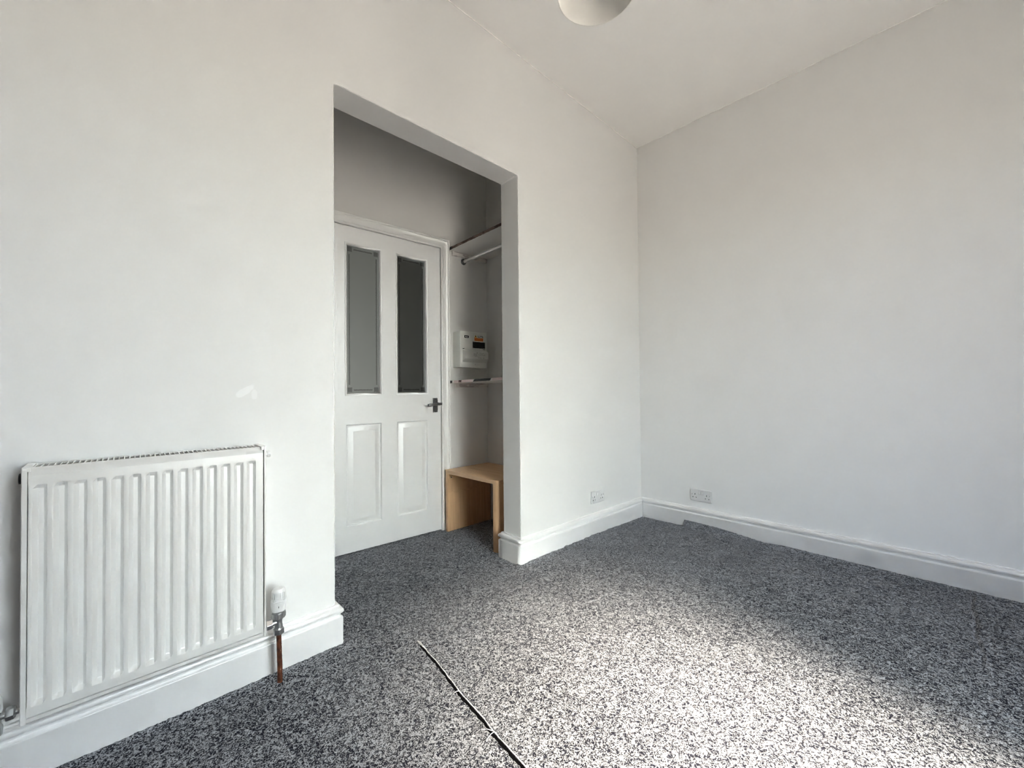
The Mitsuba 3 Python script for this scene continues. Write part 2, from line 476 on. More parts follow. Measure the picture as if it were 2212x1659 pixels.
note("door_1", "white door with two tall frosted panes over two moulded panels", None, None, "structure")


def doorpart(m):
    m.apply_transform(DOORM)
    return m


# lever handle on a square backplate (local axes u, z, v)
hb = rbox(-0.0640, -0.0265, 0.8285, 0.9265, 0.0, 0.004, 0.0012)
put("door_1__handle__backplate", doorpart(hb), "dark_steel", smooth=30)
lev = [cyl([-0.0350, 0.886, 0.003], [-0.0350, 0.886, 0.046], 0.0095), lathe([(0, 0), (0.014, 0), (0.014, 0.006), (0.011, 0.009), (0, 0.009)], 28, "z", (-0.0350, 0.886, 0.003))]
pts = [(-0.020, 0.887, 0.046), (-0.034, 0.887, 0.047), (-0.060, 0.8860, 0.0475), (-0.090, 0.8835, 0.047), (-0.112, 0.8815, 0.044), (-0.122, 0.8810, 0.038)]
lev.append(tube(pts, [0.0085, 0.0092, 0.0080, 0.0075, 0.0085, 0.0065], 14))
put("door_1__handle__lever", doorpart(cat(lev)), "dark_steel", smooth=40)
for uu in (-0.0580, -0.0325):
    for zz in (0.8345, 0.9205):
        put("door_1__handle__screw", doorpart(lathe([(0, 0.0018), (0.0022, 0.0014), (0.003, 0), (0, 0)], 14, "z", (uu, zz, 0.004))), "chrome", smooth=30)
note("door_1__handle", "dark metal lever handle")

# hall behind the frosted panes; unseen stub divider added to darken the right pane
hx = -2.0
put("wall_hall", cat([box(hx - 0.1, hx, -3.2, -1.42, -0.05, H), box(hx - 0.9, hx, -1.42, -1.34, -0.05, H), box(hx - 1.0, hx - 0.9, -1.42, 0.6, -0.05, H), box(hx - 1.0, -0.90, 0.5, 0.6, -0.05, H), box(hx, -0.95, -3.2, -3.1, -0.05, H), box(hx, -1.08, -1.64, -1.58, -0.05, H), box(-0.95, -0.90, -3.2, -2.40, -0.05, H), box(-0.95, -0.90, -0.8, 0.6, -0.05, H)]), "wall_paint", label="dim hall walls behind the frosted door panes, with an added divider that darkens the right pane", kind="structure")
pr("hall_floor_brown", (0.25, 0.22, 0.20), 0.6, 0.3)
put("floor_hall", box(hx - 1.0, -0.90, -3.2, 0.6, -0.08, -0.02), "hall_floor_brown", label="dim hall floor behind the door", kind="structure")
put("ceiling_hall", box(hx - 1.0, -0.90, -3.2, 0.6, 2.6, 2.7), "ceiling_paint", label="hall ceiling behind the door", kind="structure")
hw = trimesh.Trimesh([[-1.85, -3.095, 0.0], [-1.15, -3.095, 0.0], [-1.15, -3.095, 0.8], [-1.85, -3.095, 0.8]], [[0, 2, 1], [0, 3, 2]], process=False)
scene["added_glow_2"] = mikit.ply(hw, "upvc", emitter={"type": "area", "radiance": {"type": "rgb", "value": [1.35, 1.40, 1.38]}})  # added glowing sheet, out of view, lights the left pane from behind
note("added_glow_2", "added unseen glowing sheet in the hall that brightens the left frosted pane", None, None, "structure")

# ------------------------------------------------------------------ carpet floor


def seam_xy():
    return np.array([(0.205, -2.119), (0.255, -2.127), (0.361, -2.137), (0.470, -2.153), (0.575, -2.169), (0.660, -2.176), (0.737, -2.186), (0.872, -2.200), (1.05, -2.222), (1.35, -2.262), (1.70, -2.31), (2.6, -2.42)])


SX = seam_xy()


def seam_y(x):
    return np.interp(x, SX[:, 0], SX[:, 1]) + 0.0035 * (meshkit.fbm(np.stack([np.asarray(x) * 16, np.zeros_like(x), np.full_like(x, 2.0)], -1), 3) - 0.5) * 2


STEP = 0.0038


def carpet_z(x, y):
    z = -0.020 * np.exp(-((x / 0.62) ** 2 + (y / 0.62) ** 2))
    P = np.stack([x, y, np.zeros_like(x)], -1)
    # pile relief
    z += 0.0034 * (meshkit.noise(P * 150, 3) - 0.5) + 0.0016 * (meshkit.noise(P * 80, 9) - 0.5)
    z += 0.003 * (meshkit.fbm(P * 2.5, 2, 5) - 0.5)
    # edge of the carpet riding up the left skirting
    e = np.clip((0.050 - x) / 0.028, 0, 1)
    wob = 0.7 + 0.6 * meshkit.noise(np.stack([y * 30, x * 0, x * 0], -1), 4)
    e = np.where(x > -0.01, e, 0)
    z += np.where((x < 0.06) & (y > YR - 0.06), 0.0105 * e * wob * np.clip(-y / 0.5, 0, 1) * np.clip((y - YR + 0.055) / 0.04, 0, 1), 0)
    z += np.where((x < 0.06) & (y < YL + 0.06), 0.003 * e * wob, 0)
    # right wall: loose edge curling up the skirting, starting with a torn step
    lx = np.array([0.343, 0.350, 0.45, 0.60, 0.74, 0.86, 0.97, 1.10, 1.40, 1.60, 2.2])
    lz = np.array([0.0, 0.043, 0.039, 0.031, 0.015, 0.004, 0.010, 0.006, 0.004, 0.002, 0.001])
    e = np.clip((y + 0.062) / 0.036, 0, 1)
    z += np.interp(x, lx, lz, left=0) * e * e * (0.9 + 0.2 * wob)
    # shallow straight groove near the right-hand side
    z -= np.where((np.abs(x - 1.722 + 0.004 * np.sin(y * 21)) < 0.0062) & (y > -0.85) & (y < -0.07), 0.0065 * np.clip((y + 0.85) / 0.4, 0, 1), 0)
    # loose join: the far sheet's edge stands proud, a gap in front of it
    d = y - seam_y(x)
    amp = np.clip((x - 0.205) / 0.05, 0, 1) * (0.6 + 0.5 * np.clip((x - 0.2) / 0.6, 0, 1))
    z += np.where(d >= 0, 0.0085 * amp * np.exp(-d / 0.055), 0)
    z -= np.where((d < 0) & (d > -0.0046), 0.0060 * amp, 0)
    return z


gx = np.arange(-0.92, 2.20, STEP); gy = np.arange(-3.35, 0.005, STEP)
X, Y = np.meshgrid(gx, gy, indexing="ij")
keep = ~((X < -TH) & (Y > NOOK + 0.01)) & ~((X < -TH) & (Y < -3.36))
idx = -np.ones(X.shape, int); idx[keep] = np.arange(keep.sum())
V = np.c_[X[keep], Y[keep], carpet_z(X[keep], Y[keep])]
a, b, c, d = idx[:-1, :-1], idx[1:, :-1], idx[1:, 1:], idx[:-1, 1:]
ok = (a >= 0) & (b >= 0) & (c >= 0) & (d >= 0)
Fq = np.concatenate([np.stack([a[ok], b[ok], c[ok]], 1), np.stack([a[ok], c[ok], d[ok]], 1)])
n0 = len(V)
Vb = np.array([[0.0, YB, 0], [W, YB, 0], [W, -3.348, 0], [0.0, -3.348, 0], [gx[-1], -3.348, -0.001], [W, -3.348, -0.001], [W, 0, -0.001], [gx[-1], 0, -0.001]])
Fq = np.vstack([Fq, [[n0, n0 + 1, n0 + 2], [n0, n0 + 2, n0 + 3], [n0 + 4, n0 + 5, n0 + 6], [n0 + 4, n0 + 6, n0 + 7]]])
put("floor", (np.vstack([V, Vb]), Fq), "carpet_pile", smooth=True, label="grey flecked carpet floor with a loose join and curling edges", kind="structure")

# white backing thread along the lifted join
sx = np.linspace(0.212, 1.3, 260)
sy = seam_y(sx)
amp = np.clip((sx - 0.205) / 0.05, 0, 1) * (0.6 + 0.5 * np.clip((sx - 0.2) / 0.6, 0, 1))
sz = -0.020 * np.exp(-((sx / 0.62) ** 2 + (sy / 0.62) ** 2)) + 0.0085 * amp + 0.0016 + 0.001 * (meshkit.noise(np.stack([sx * 90, sx * 0, sx * 0], -1)) - 0.5)
rr = 0.0011 + 0.0009 * meshkit.noise(np.stack([sx * 40, sx * 0, sx * 0], -1), 5)
rr = np.where(sx < 0.285, 0.0020 + 0.0022 * np.clip((0.285 - sx) / 0.05, 0, 1), rr)
rr = np.where(sx < 0.222, 0.003, rr)
strand = [tube(np.c_[sx, sy - 0.001, sz], rr, 8)]
for x0_, dx_, dy_ in ((0.545, -0.006, -0.022), (0.738, -0.030, -0.020), (0.742, 0.004, -0.030)):
    y0_ = float(seam_y(np.array([x0_]))[0])
    strand.append(tube([[x0_, y0_, 0.008], [x0_ + dx_ * 0.5, y0_ + dy_ * 0.5, 0.010], [x0_ + dx_, y0_ + dy_, 0.004]], [0.0014, 0.001, 0.0007], 6))
put("backing_strip", cat(strand), "backing_white", smooth=40, label="frayed white backing strip along the lifted carpet join in the middle of the floor", cat_="carpet strip")

# near-black ribbon painting the shade inside the gap under the lifted sheet
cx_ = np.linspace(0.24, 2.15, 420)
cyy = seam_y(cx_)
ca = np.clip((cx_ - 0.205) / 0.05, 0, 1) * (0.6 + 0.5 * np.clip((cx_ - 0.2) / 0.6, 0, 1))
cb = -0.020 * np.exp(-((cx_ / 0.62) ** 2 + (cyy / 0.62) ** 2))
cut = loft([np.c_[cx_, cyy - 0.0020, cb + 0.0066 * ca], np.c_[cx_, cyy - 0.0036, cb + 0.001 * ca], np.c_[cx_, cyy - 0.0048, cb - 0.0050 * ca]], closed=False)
put("floor__gap_shade", cut, "gap_shade_black", label="painted dark shade in the gap of the carpet join")

# ------------------------------------------------------------------ radiator
RY0, RY1, RZ0, RZ1, RX = -3.1315, -2.6165, 0.189, 0.8015, 0.106
RB = 0.012
fl_r = -3.0890 + 0.03423 * np.arange(14)        # right edge of each flute
ys = [RY0 + 0.0104, RY0 + 0.0108, RY0 + 0.0122]
dep = [0.004, 0.0010, 0.0]
for r_ in fl_r:
    for off, dd in ((-0.0264, 0), (-0.0250, 0.0006), (-0.0172, 0.0112), (-0.0155, 0.0122), (-0.0072, 0.0122), (-0.0060, 0.0112), (-0.0012, 0.0006), (0.0004, 0)):
        ys.append(r_ + off); dep.append(dd)
ys += [RY1 - 0.0080, RY1 - 0.0062]; dep += [0.0, 0.003]
ys, dep = np.array(ys), np.array(dep)
zz = [RZ0 + 0.0005, RZ0 + 0.0090, RZ0 + 0.0094, RZ0 + 0.0108, RZ0 + 0.0125, 0.2215, 0.2235, 0.2330, 0.2360, 0.748, 0.7505, 0.7590, 0.7615, RZ1 - 0.019, RZ1 - 0.015, RZ1 - 0.004, RZ1]
mz = [0, 0, 0, 0, 0, 0, 0.06, 0.9, 1, 1, 0.9, 0.06, 0, 0, 0, 0, 0]
xz = [0.001, 0.001, 0.0095, 0.0095, 0.0, 0, 0, 0, 0, 0, 0, 0, 0, 0.0, 0.0018, 0.0075, 0.0115]
grid = np.zeros((len(zz), len(ys), 3))
edge = np.array([dep[0]] + [0] * (len(ys) - 2) + [dep[-1]])
fl = dep - edge
for i, z_ in enumerate(zz):
    grid[i, :, 0] = RX - xz[i] - edge - fl * mz[i]
    grid[i, :, 1] = ys; grid[i, :, 2] = z_
fp = loft(grid, closed=False)
put("radiator__front_panel", fp, "enamel", smooth=22)
put("radiator__back_panel", rbox(RB, RB + 0.012, RY0 + 0.006, RY1 - 0.006, RZ0 + 0.004, RZ1 - 0.012, 0.004), "enamel", smooth=30)
# pleated convector sheet between the panels
ny = 89
yy = np.linspace(RY0 + 0.02, RY1 - 0.02, ny)
xx = np.where(np.arange(ny) % 2 == 0, RB + 0.016, RX - 0.022)
put("radiator__convector_fins", loft([np.c_[xx, yy, np.full(ny, RZ0 + 0.05)], np.c_[xx, yy, np.full(ny, RZ1 - 0.030)]], closed=False), "enamel_grey")
# side panels, wrapped round the front edge
sl = sg.Polygon([(RB - 0.004, RY0), (RX + 0.001, RY0), (RX + 0.0025, RY0 + 0.0015), (RX + 0.0025, RY0 + 0.0100), (RX + 0.0010, RY0 + 0.0100), (RX + 0.0005, RY0 + 0.0022), (RB - 0.004, RY0 + 0.0022)])
m = poly_ext(sl, RZ1 + 0.001 - RZ0); m.apply_translation([0, 0, RZ0])
put("radiator__side_panel", m, "enamel", smooth=25)
sr = sg.Polygon([(RB - 0.004, RY1), (RX + 0.001, RY1), (RX + 0.0025, RY1 - 0.0010), (RX + 0.0025, RY1 - 0.0050), (RX + 0.0010, RY1 - 0.0050), (RX + 0.0005, RY1 - 0.0022), (RB - 0.004, RY1 - 0.0022)])
m = poly_ext(sr, RZ1 + 0.002 - RZ0); m.apply_translation([0, 0, RZ0])
put("radiator__side_panel", m, "enamel", smooth=25)
# top grille: frame and bars
GX0, GX1 = RB + 0.008, RX - 0.015
gf = [rbox(GX1 - 0.001, RX - 0.010, RY0 + 0.004, RY1 - 0.014, RZ1 - 0.006, RZ1, 0.0015), rbox(RB - 0.002, GX0, RY0 + 0.004, RY1 - 0.004, RZ1 - 0.006, RZ1, 0.0015),
      rbox(RB - 0.002, RX - 0.004, RY0 + 0.001, RY0 + 0.0155, RZ1 - 0.010, RZ1 + 0.001, 0.0018), rbox(RB - 0.002, RX + 0.001, RY1 - 0.0135, RY1 - 0.001, RZ1 - 0.010, RZ1 + 0.002, 0.0018)]
put("radiator__top_grille__frame", cat(gf), "enamel", smooth=30)
bar = mikit.ply(rbox(GX0 - 0.001, GX1 + 0.001, -0.0012, 0.0012, RZ1 - 0.005, RZ1 - 0.0002, 0.0006), "enamel", smooth=False)
for i, y_ in enumerate(np.arange(RY0 + 0.0185, RY1 - 0.017, 0.01075)):
    key = "radiator__top_grille__bar" + (f"_{i:03d}" if i else "")
    scene[key] = {**bar, "to_world": T().translate([0, float(y_), 0])}
put("radiator__bleed_plug", cat([cyl([0.062, RY1 - 0.001, 0.771], [0.062, RY1 + 0.013, 0.771], 0.0085, 20), lathe([(0, 0), (0.0095, 0), (0.0115, 0.002), (0.0115, 0.010), (0, 0.011)], 6, "y", (0.062, RY1 + 0.012, 0.771))]), "plastic_white", smooth=30)
put("radiator__blanking_plug", lathe([(0, 0), (0.013, 0), (0.013, 0.006), (0.009, 0.009), (0, 0.009)], 18, "y", (0.062, RY0 - 0.0085, 0.772)), "plastic_black", smooth=30)
labels["radiator__blanking_plug"] = {"label": "black plug"}
note("radiator", "white ribbed panel radiator fixed to the left wall", "radiator")

# thermostatic valve on its right, copper pipe below
VX, VY = 0.078, -2.5725


def slotted_head():
    base = lathe([(0, 0.241), (0.0190, 0.241), (0.0215, 0.244), (0.0232, 0.256), (0.0240, 0.2745), (0.0240, 0.2780), (0.0228, 0.2790), (0.0228, 0.2800), (0.0225, 0.296), (0.0213, 0.3075), (0.0187, 0.3130), (0.014, 0.3165), (0, 0.3175)], 48)
    mm = base.copy(); mm.merge_vertices()
    M = m3.Manifold(m3.Mesh(np.asarray(mm.vertices, np.float32), np.asarray(mm.faces, np.uint32)))
    for k in range(22):
        a = 2 * math.pi * k / 22
        M = M - m3.Manifold.cube([0.010, 0.0030, 0.020], True).translate([0.0245, 0, 0.2965]).rotate([0, 0, math.degrees(a)])
    return man(M)


hd = slotted_head(); hd.apply_translation([VX, VY, 0])
put("thermostatic_valve__head", hd, "plastic_white", smooth=30)
tick = cat([box(0, 0.0006, -0.0012, 0.0012, -0.003, 0.003)])
tm = tick.copy(); tm.apply_transform(trimesh.transformations.rotation_matrix(math.radians(-12), [0, 0, 1])); tm.apply_translation([VX + 0.0234, VY - 0.0055, 0.262])
put("thermostatic_valve__setting_mark", tm, "ink_grey")
knurl = [(0.0215 if k % 2 else 0.0192, 2 * math.pi * k / 24) for k in range(24)]
kp = sg.Polygon([(r * math.cos(a), r * math.sin(a)) for r, a in knurl])
kn = poly_ext(kp, 0.017); kn.apply_translation([VX, VY, 0.2185])
put("thermostatic_valve__collar_nut", cat([kn, cyl([VX, VY, 0.234], [VX, VY, 0.2425], 0.0165)]), "dull_chrome", smooth=25)
put("thermostatic_valve__body", cat([lathe([(0, 0.178), (0.0115, 0.178), (0.0125, 0.188), (0.0110, 0.200), (0.0110, 0.2120), (0.0140, 0.2175), (0, 0.220)], 32, "z", (VX, VY, 0)), cyl([VX, VY, 0.2040], [VX, VY - 0.036, 0.2040], 0.0085)]), "dull_chrome", smooth=35)
un_ = sg.Polygon([(0.0165 * math.cos(math.pi / 3 * k + 0.2), 0.0165 * math.sin(math.pi / 3 * k + 0.2)) for k in range(6)]).buffer(-0.002).buffer(0.002)
mm = poly_ext(un_, 0.017)
mm.apply_transform(trimesh.transformations.rotation_matrix(math.pi / 2, [1, 0, 0])); mm.apply_translation([VX, VY - 0.0205, 0.2040])
put("thermostatic_valve__union_nut", cat([mm, cyl([VX, VY - 0.036, 0.204], [VX, RY1 + 0.0002, 0.204], 0.0070)]), "chrome", smooth=30)
cn = sg.Polygon([(0.0170 * math.cos(math.pi / 3 * k), 0.0170 * math.sin(math.pi / 3 * k)) for k in range(6)]).buffer(-0.002).buffer(0.002)
mm = poly_ext(cn, 0.016); mm.apply_translation([VX, VY, 0.165])
put("thermostatic_valve__compression_nut", cat([mm, lathe([(0, 0.1805), (0.0150, 0.1805), (0.0120, 0.186), (0, 0.186)], 28, "z", (VX, VY, 0))]), "dull_chrome", smooth=25)
note("thermostatic_valve", "white thermostatic head on chrome fittings at the radiator's lower right", "radiator valve")
put("copper_pipe", tube([[VX + 0.001, VY + 0.004, -0.03], [VX + 0.001, VY + 0.003, 0.06], [VX, VY, 0.167]], [0.0078, 0.0078, 0.0076], 24), "aged_copper", smooth=40, label="tarnished brown copper pipe rising from the carpet to the radiator valve", cat_="pipe")

# lockshield valve at the radiator's lower left
LX, LY = 0.064, -3.176
put("lockshield_valve__tail", cat([cyl([LX, RY0 + 0.004, 0.207], [LX, LY, 0.207], 0.0075), lathe([(0, 0), (0.0140, 0), (0.0150, 0.003), (0.0150, 0.013), (0.012, 0.016), (0, 0.016)], 6, "y", (LX, RY0 - 0.026, 0.207))]), "dull_chrome", smooth=30)
put("lockshield_valve__body", lathe([(0, 0.165), (0.014, 0.165), (0.015, 0.182), (0.011, 0.192), (0.011, 0.220), (0, 0.222)], 24, "z", (LX, LY, 0)), "dull_chrome", smooth=30)
put("lockshield_valve__cap", lathe([(0, 0.219), (0.0135, 0.219), (0.0145, 0.224), (0.0130, 0.252), (0.010, 0.257), (0, 0.258)], 24, "z", (LX, LY, 0)), "plastic_white", smooth=30)
note("lockshield_valve", "small metal valve with a white cap at the lower left of the radiator", "radiator valve")
put("copper_pipe", cyl([LX, LY, -0.03], [LX, LY, 0.168], 0.0076, 20), "aged_copper", smooth=40, label="pipe below the small capped valve left of the radiator", cat_="pipe")

# ------------------------------------------------------------------ double sockets


def socket(M, label, up_mark=False):
    """Built in local axes: a to the right, b up, c out of the wall; M maps them into the room."""
    def P(m):
        m = m.copy(); m.apply_transform(M); return m
    key, k = "wall_socket", 0
    while key + "__plate" in scene:
        k += 1; key = f"wall_socket_{k:03d}"
    plate = rbox(-0.0735, 0.0735, -0.0430, 0.0430, 0.0, 0.0095, 0.0045, 6)
    mm = plate.copy(); mm.merge_vertices()
    put(key + "__plate", P(plate), "plastic_white", smooth=30)
    for a in (-0.0092, 0.0092):
        put(key + "__rocker_gap", P(rbox(a - 0.0086, a + 0.0086, 0.0055, 0.0305, 0.0093, 0.0098, 0.0002, 4)), "gap_grey")
        r = rbox(-0.0078, 0.0078, -0.0115, 0.0115, -0.003, 0.003, 0.0018, 5)
        r.apply_transform(trimesh.transformations.rotation_matrix(math.radians(5), [1, 0, 0])); r.apply_translation([a, 0.018, 0.0098])
        put(key + "__rocker", P(r), "plastic_white", smooth=30)
    for c0 in (-0.0435, 0.0435):
        for (a, b, w, h) in ((0.0 + (0.0035 if c0 < 0 else -0.0035), 0.0040, 0.0022, 0.0045), (-0.0110, -0.0170, 0.0036, 0.0022), (0.0110, -0.0170, 0.0036, 0.0022)):
            put(key + "__pin_hole", P(box(c0 + a - w, c0 + a + w, b - h, b + h, 0.0088, 0.0097)), "recess_dark")
    for a in (-0.0605, 0.0605):
        put(key + "__screw", P(lathe([(0, 0.0004), (0.0030, 0.0002), (0.0032, 0), (0, 0)], 14, "z", (a, 0.0035, 0.0095))), "gap_grey")
    note(key, label, "socket")


M1 = np.eye(4); M1[:3, 0] = [0, 1, 0]; M1[:3, 1] = [0, 0, 1]; M1[:3, 2] = [1, 0, 0]; M1[:3, 3] = [0.0, -0.602, 0.2440]
socket(M1, "white double socket on the left wall between the opening and the room corner")
M2 = np.eye(4); M2[:3, 0] = [1, 0, 0]; M2[:3, 1] = [0, 0, 1]; M2[:3, 2] = [0, -1, 0]; M2[:3, 3] = [0.4625, 0.0, 0.2215]
socket(M2, "white double socket on the right wall above the step in the carpet edge")

# ------------------------------------------------------------------ nook: shelves, rail, meter box, bench


def on_wall(m):
    """Local (u, z, v) of the door wall to the room."""
    m.apply_transform(DOORM); return m


def wu(y):
    return (y - DY) / un[1]


def tilt(m, k, x0):
    m.vertices[:, 2] += k * (m.vertices[:, 0] - x0)
    return m


def wall_x(y):
    return DX + un[0] * wu(y)


# upper shelf
put("upper_shelf__board", tilt(rbox(wall_x(-1.27) + 0.002, -TH, -1.2735, NOOK, 1.9820, 2.0010, 0.001), 0.018, -0.78), "dull_white", smooth=30)
put("upper_shelf__front_edging", tilt(rbox(wall_x(-1.27) + 0.040, -TH, -1.2755, -1.2725, 1.9835, 2.0015, 0.0005), 0.018, -0.78), "edge_brown")
put("upper_shelf__end_cap", tilt(rbox(wall_x(-1.27) + 0.004, wall_x(-1.27) + 0.042, -1.2765, -1.2715, 1.9825, 2.0030, 0.001), 0.018, -0.78), "plastic_black")
note("upper_shelf", "white shelf with a chipped brown front edge high in the nook", "shelf")
put("upper_batten", on_wall(rbox(wu(-1.2490), wu(-0.9420), 1.9530, 1.9818, 0.0, 0.018, 0.0012)), "batten_paint", smooth=30, label="white painted batten on the lobby wall under the upper shelf", cat_="batten")
# hanging rail
RLY, RLZ = -1.147, 1.9262
fx = wall_x(RLY)
put("hanging_rail__flange", lathe([(0, 0), (0.0225, 0), (0.0225, 0.003), (0.020, 0.0055), (0.0155, 0.0065), (0.0155, 0.016), (0, 0.016)], 36, "x", (fx, RLY, RLZ)), "dark_steel", smooth=30)
put("hanging_rail__bar", cyl([fx + 0.004, RLY, RLZ], [-TH - 0.001, RLY, RLZ + 0.016], 0.0122, 32), "chrome", smooth=40)
fl2 = lathe([(0, 0), (0.0225, 0), (0.0225, 0.003), (0.020, 0.0055), (0.0155, 0.0065), (0.0155, 0.016), (0, 0.016)], 36, "x", (0, 0, 0))
fl2.apply_transform(trimesh.transformations.rotation_matrix(math.pi, [0, 0, 1])); fl2.apply_translation([-TH, RLY, RLZ + 0.016])
put("hanging_rail__flange", fl2, "dark_steel", smooth=30)
note("hanging_rail", "chrome clothes rail under the upper shelf", "clothes rail")
# lower shelf
put("lower_shelf__board", tilt(rbox(wall_x(-1.28) + 0.002, -TH, -1.2785, NOOK, 1.0305, 1.0470, 0.001), 0.018, -0.78), "dull_white", smooth=30)


def strip_piece(key, xa, xb, bsdf, slant=0.0, z0=1.0315, z1=1.0475, yo=-1.2800):
    q = sg.Polygon([(xa, z0), (xb - slant, z0), (xb, z1), (xa + slant, z1)])
    m = poly_ext(q, 0.003)
    m.vertices = np.stack([m.vertices[:, 0], yo + m.vertices[:, 2], m.vertices[:, 1]], 1)
    m.fix_normals()
    put(key, tilt(m, 0.018, -0.78), bsdf)


ex = wall_x(-1.28)
strip_piece("lower_shelf__end_cap", ex + 0.004, ex + 0.042, "plastic_black", 0, 1.0305, 1.0480, -1.2812)
strip_piece("lower_shelf__front_edging", ex + 0.065, ex + 0.118, "edge_pink", 0.0)
strip_piece("lower_shelf__front_edging", ex + 0.118, ex + 0.153, "edge_brown", 0.003)
strip_piece("lower_shelf__front_edging", ex + 0.153, ex + 0.2790, "edge_pink", 0.004)
strip_piece("lower_shelf__chipped_edge", ex + 0.2810, ex + 0.4680, "recess_dark", 0.018)
strip_piece("lower_shelf__front_edging", ex + 0.4700, -TH - 0.001, "edge_pink", 0.012)
note("lower_shelf", "white shelf with a chipped pale pink and black front edge below the consumer unit", "shelf")
put("lower_batten", on_wall(rbox(wu(-1.2310), wu(-0.9420), 1.0005, 1.0303, 0.0, 0.018, 0.0012)), "batten_paint", smooth=30, label="scuffed batten on the lobby wall under the lower shelf", cat_="batten")

# consumer unit
cu0, cu1, cz0, cz1 = wu(-1.2430), wu(-1.0180), 1.1430, 1.3985
put("consumer_unit__case", on_wall(rbox(cu0, cu1, cz0, cz1, 0.0, 0.084, 0.004)), "plastic_cream", smooth=30)
put("consumer_unit__cover", on_wall(rbox(cu0 - 0.001, cu1 + 0.001, cz0 - 0.001, cz1 + 0.001, 0.082, 0.100, 0.004)), "plastic_cream", smooth=30)
# bulging lower flap
cw = cu1 - cu0
fz0, fz1 = cz0 + 0.036, cz0 + 0.124
fprof = sg.Polygon([(0.098, fz0), (0.101, fz0), (0.116, fz0 + 0.021), (0.119, fz0 + 0.026), (0.119, fz1 - 0.017), (0.116, fz1 - 0.010), (0.101, fz1), (0.098, fz1)])
m = poly_ext(fprof, cw - 0.014)          # (v, z, u)
m.vertices = np.stack([cu0 + 0.018 + m.vertices[:, 2], m.vertices[:, 1], m.vertices[:, 0]], 1)
inner = (m.vertices[:, 2] > 0.11) & (m.vertices[:, 0] < cu0 + 0.05)
m.vertices[inner, 0] += 0.010
m.fix_normals()
put("consumer_unit__flap", on_wall(m), "plastic_cream", smooth=20)
put("consumer_unit__window", on_wall(rbox(cu0 + 0.105, cu1 - 0.012, cz1 - 0.116, cz1 - 0.070, 0.0985, 0.1025, 0.001)), "plastic_black", smooth=30)
put("consumer_unit__maker_tag", on_wall(box(cu0 + 0.034, cu0 + 0.071, cz1 - 0.0470, cz1 - 0.0300, 0.0995, 0.1008)), "plastic_black")
put("consumer_unit__maker_tag__lettering", on_wall(cat([box(cu0 + 0.039 + 0.0055 * i, cu0 + 0.0425 + 0.0055 * i, cz1 - 0.0420 + 0.0006 * (i % 2), cz1 - 0.0362 - 0.0005 * (i % 3), 0.1004, 0.1012) for i in range(5)])), "plastic_cream")
put("consumer_unit__orange_label", on_wall(box(cu0 + 0.120, cu0 + 0.198, cz1 - 0.0640, cz1 - 0.0415, 0.0995, 0.1006)), "label_orange")
tri = sg.Polygon([(0, 0), (0.020, 0), (0.010, 0.019)])
m = poly_ext(tri, 0.0012); m.apply_translation([cu0 + 0.121, cz1 - 0.0390, 0.0996])
put("consumer_unit__warning_triangle", on_wall(m), "label_yellow")
m = poly_ext(sg.Polygon([(0.0060, 0.003), (0.0140, 0.003), (0.0105, 0.0165), (0.0095, 0.0165)]), 0.0006); m.apply_translation([cu0 + 0.121, cz1 - 0.0390, 0.1006])
put("consumer_unit__warning_triangle__bolt", on_wall(m), "ink_black")
tx = meshkit.text_mesh("CAUTION", 0.0125, 0.0008, bold=True)
tx.apply_scale([0.052 / (tx.bounds[1][0] - tx.bounds[0][0]), 1, 1]); tx.apply_translation([cu0 + 0.145 - tx.bounds[0][0], cz1 - 0.0375, 0.0998])
put("consumer_unit__caution_text", on_wall(tx), "ink_black")
for uu in (cu0 + 0.026, cu1 - 0.022):
    put("consumer_unit__catch", on_wall(box(uu - 0.0075, uu + 0.0075, fz1 + 0.006, fz1 + 0.0105, 0.0995, 0.1010)), "ink_black")
lines = []
for i, (ua, ub, zq) in enumerate(((0.150, 0.190, 0.071), (0.098, 0.134, 0.063), (0.138, 0.204, 0.063), (0.096, 0.134, 0.055), (0.138, 0.204, 0.055), (0.096, 0.134, 0.047), (0.138, 0.170, 0.042), (0.175, 0.200, 0.042), (0.138, 0.168, 0.034), (0.175, 0.200, 0.034))):
    n = int((ub - ua) / 0.0042)
    for k in range(n):
        if rng.random() < 0.85:
            lines.append(box(cu0 + ua + k * 0.0042, cu0 + ua + k * 0.0042 + 0.0030, fz0 + zq - 0.0015 - 0.004, fz0 + zq + 0.0012 - 0.004, 0.1189, 0.1195))
put("consumer_unit__flap__small_print", on_wall(cat(lines)), "ink_grey", kind="stuff")
put("consumer_unit__flap__print_dot", on_wall(lathe([(0, 0.0007), (0.0035, 0.0007), (0.0035, 0), (0, 0)], 16, "z", (cu0 + 0.130, fz0 + 0.067, 0.1189))), "ink_black")
put("consumer_unit__lower_mark", on_wall(poly_ext(sg.Polygon([(0, 0), (0.003, 0), (0.003, 0.008), (0.006, 0.008), (0.006, 0.010), (-0.001, 0.010), (-0.001, 0.008), (0, 0.008)]), 0.0011).apply_translation([cu0 + 0.125, cz0 + 0.014, 0.0995])), "ink_grey")
put("consumer_unit__lower_mark", on_wall(box(cu0 + 0.158, cu0 + 0.161, cz0 + 0.018, cz0 + 0.021, 0.0995, 0.1006)), "ink_grey")
note("consumer_unit", "cream electrical consumer unit with a caution label on the lobby wall", "fuse box")

# bench
BX0, BX1, BY0, BY1, BT = -0.7555, -0.2050, -1.3335, -0.9420, 0.4260


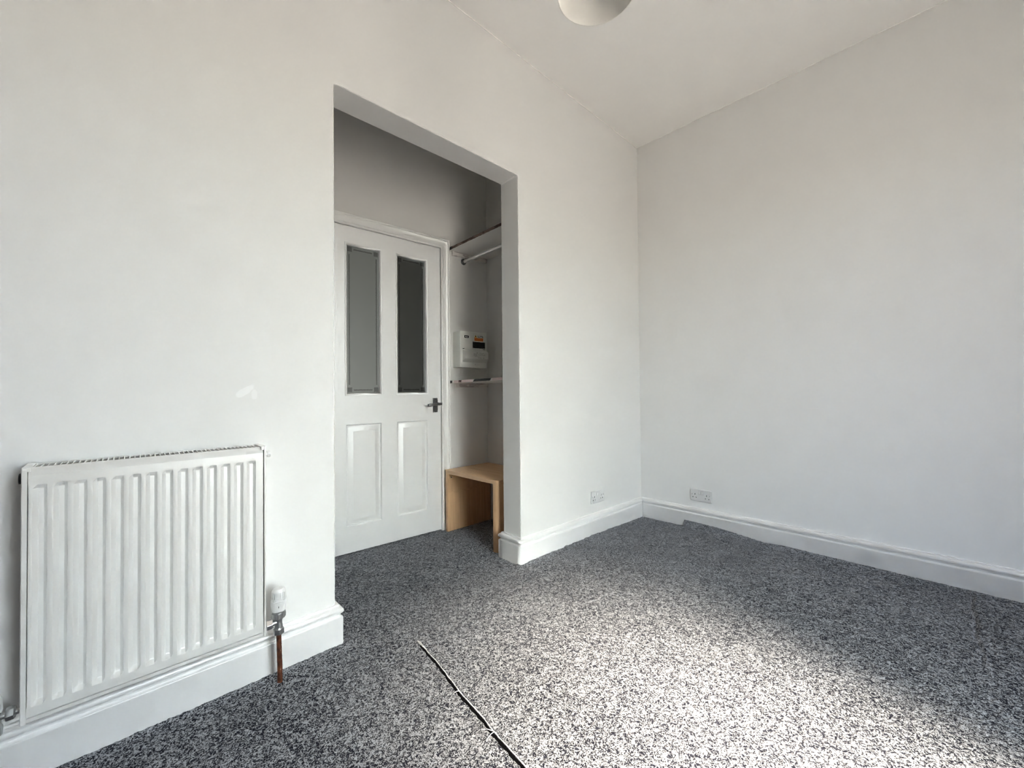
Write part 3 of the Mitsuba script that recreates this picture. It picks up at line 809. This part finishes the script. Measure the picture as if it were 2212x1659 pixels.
def round_front(x0, x1, y0, y1, rl, rr_, n=8):
    """Plan with rounded front corners (front = y0)."""
    pts = [(x0, y1)]
    pts += [(x0 + rl - rl * math.cos(a), y0 + rl - rl * math.sin(a)) for a in np.linspace(0, math.pi / 2, n)] if rl else [(x0, y0)]
    pts += [(x1 - rr_ + rr_ * math.sin(a), y0 + rr_ - rr_ * math.cos(a)) for a in np.linspace(0, math.pi / 2, n)] if rr_ else [(x1, y0)]
    pts += [(x1, y1)]
    return sg.Polygon(pts)


m = poly_ext(round_front(BX0, BX1, BY0, BY1, 0.012, 0.024), 0.0240); m.apply_translation([0, 0, BT - 0.024]); tilt(m, 0.012, BX0)
put("bench__top", m, "beech_top", smooth=30)
m = poly_ext(round_front(BX0, BX0 + 0.030, BY0 + 0.0006, BY1, 0.012, 0.0), BT - 0.024); 
put("bench__side_panel", m, "beech_side", smooth=30)
m = poly_ext(round_front(BX1 - 0.040, BX1, BY0 + 0.0006, BY1, 0.0, 0.024), BT - 0.018)
put("bench__side_panel", m, "beech_side", smooth=30)
put("bench__peg_hole", lathe([(0, 0.0004), (0.005, 0.0004), (0.005, -0.0005), (0, -0.0005)], 16, "x", (BX0 + 0.030, BY0 + 0.035, 0.372)), "recess_dark")
put("bench__shelf_mark", rbox(BX0 + 0.0298, BX0 + 0.0312, BY0 + 0.004, BY1 - 0.03, 0.258, 0.272, 0.0003), "beech_top")
note("bench", "open fronted beech bench standing in the nook beside the door", "bench")

# ------------------------------------------------------------------ pendant lamp
LPX, LPY, LPZ, LPR = 0.957, -1.951, 2.15, 0.1155


def dome(r, h, n=18):
    return [(r * math.cos(t) ** 0.85, h * math.sin(t)) for t in np.linspace(0, math.pi / 2 * 0.88, n)]


o = dome(LPR + 0.0012, 0.125); i_ = dome(LPR - 0.0022, 0.122)
prof2 = o + i_[::-1] + [o[0]]
put("pendant_lamp__shade", lathe([(max(r, 0.0005), z) for r, z in prof2], 72, "z", (LPX, LPY, LPZ)), "shade_white", smooth=35)
put("pendant_lamp__lamp_holder", lathe([(0, 0.055), (0.018, 0.055), (0.021, 0.060), (0.021, 0.100), (0.016, 0.135), (0.008, 0.155), (0, 0.155)], 32, "z", (LPX, LPY, LPZ)), "plastic_white", smooth=30)
put("pendant_lamp__cord", cyl([LPX, LPY, LPZ + 0.14], [LPX, LPY, H - 0.02], 0.0035, 12), "plastic_white", smooth=40)
put("pendant_lamp__ceiling_rose", lathe([(0, -0.028), (0.012, -0.028), (0.030, -0.016), (0.044, -0.004), (0.046, 0), (0, 0)], 40, "z", (LPX, LPY, H)), "plastic_white", smooth=30)
note("pendant_lamp", "white dome pendant lampshade hanging from the ceiling, cut by the top of the picture", "lamp")
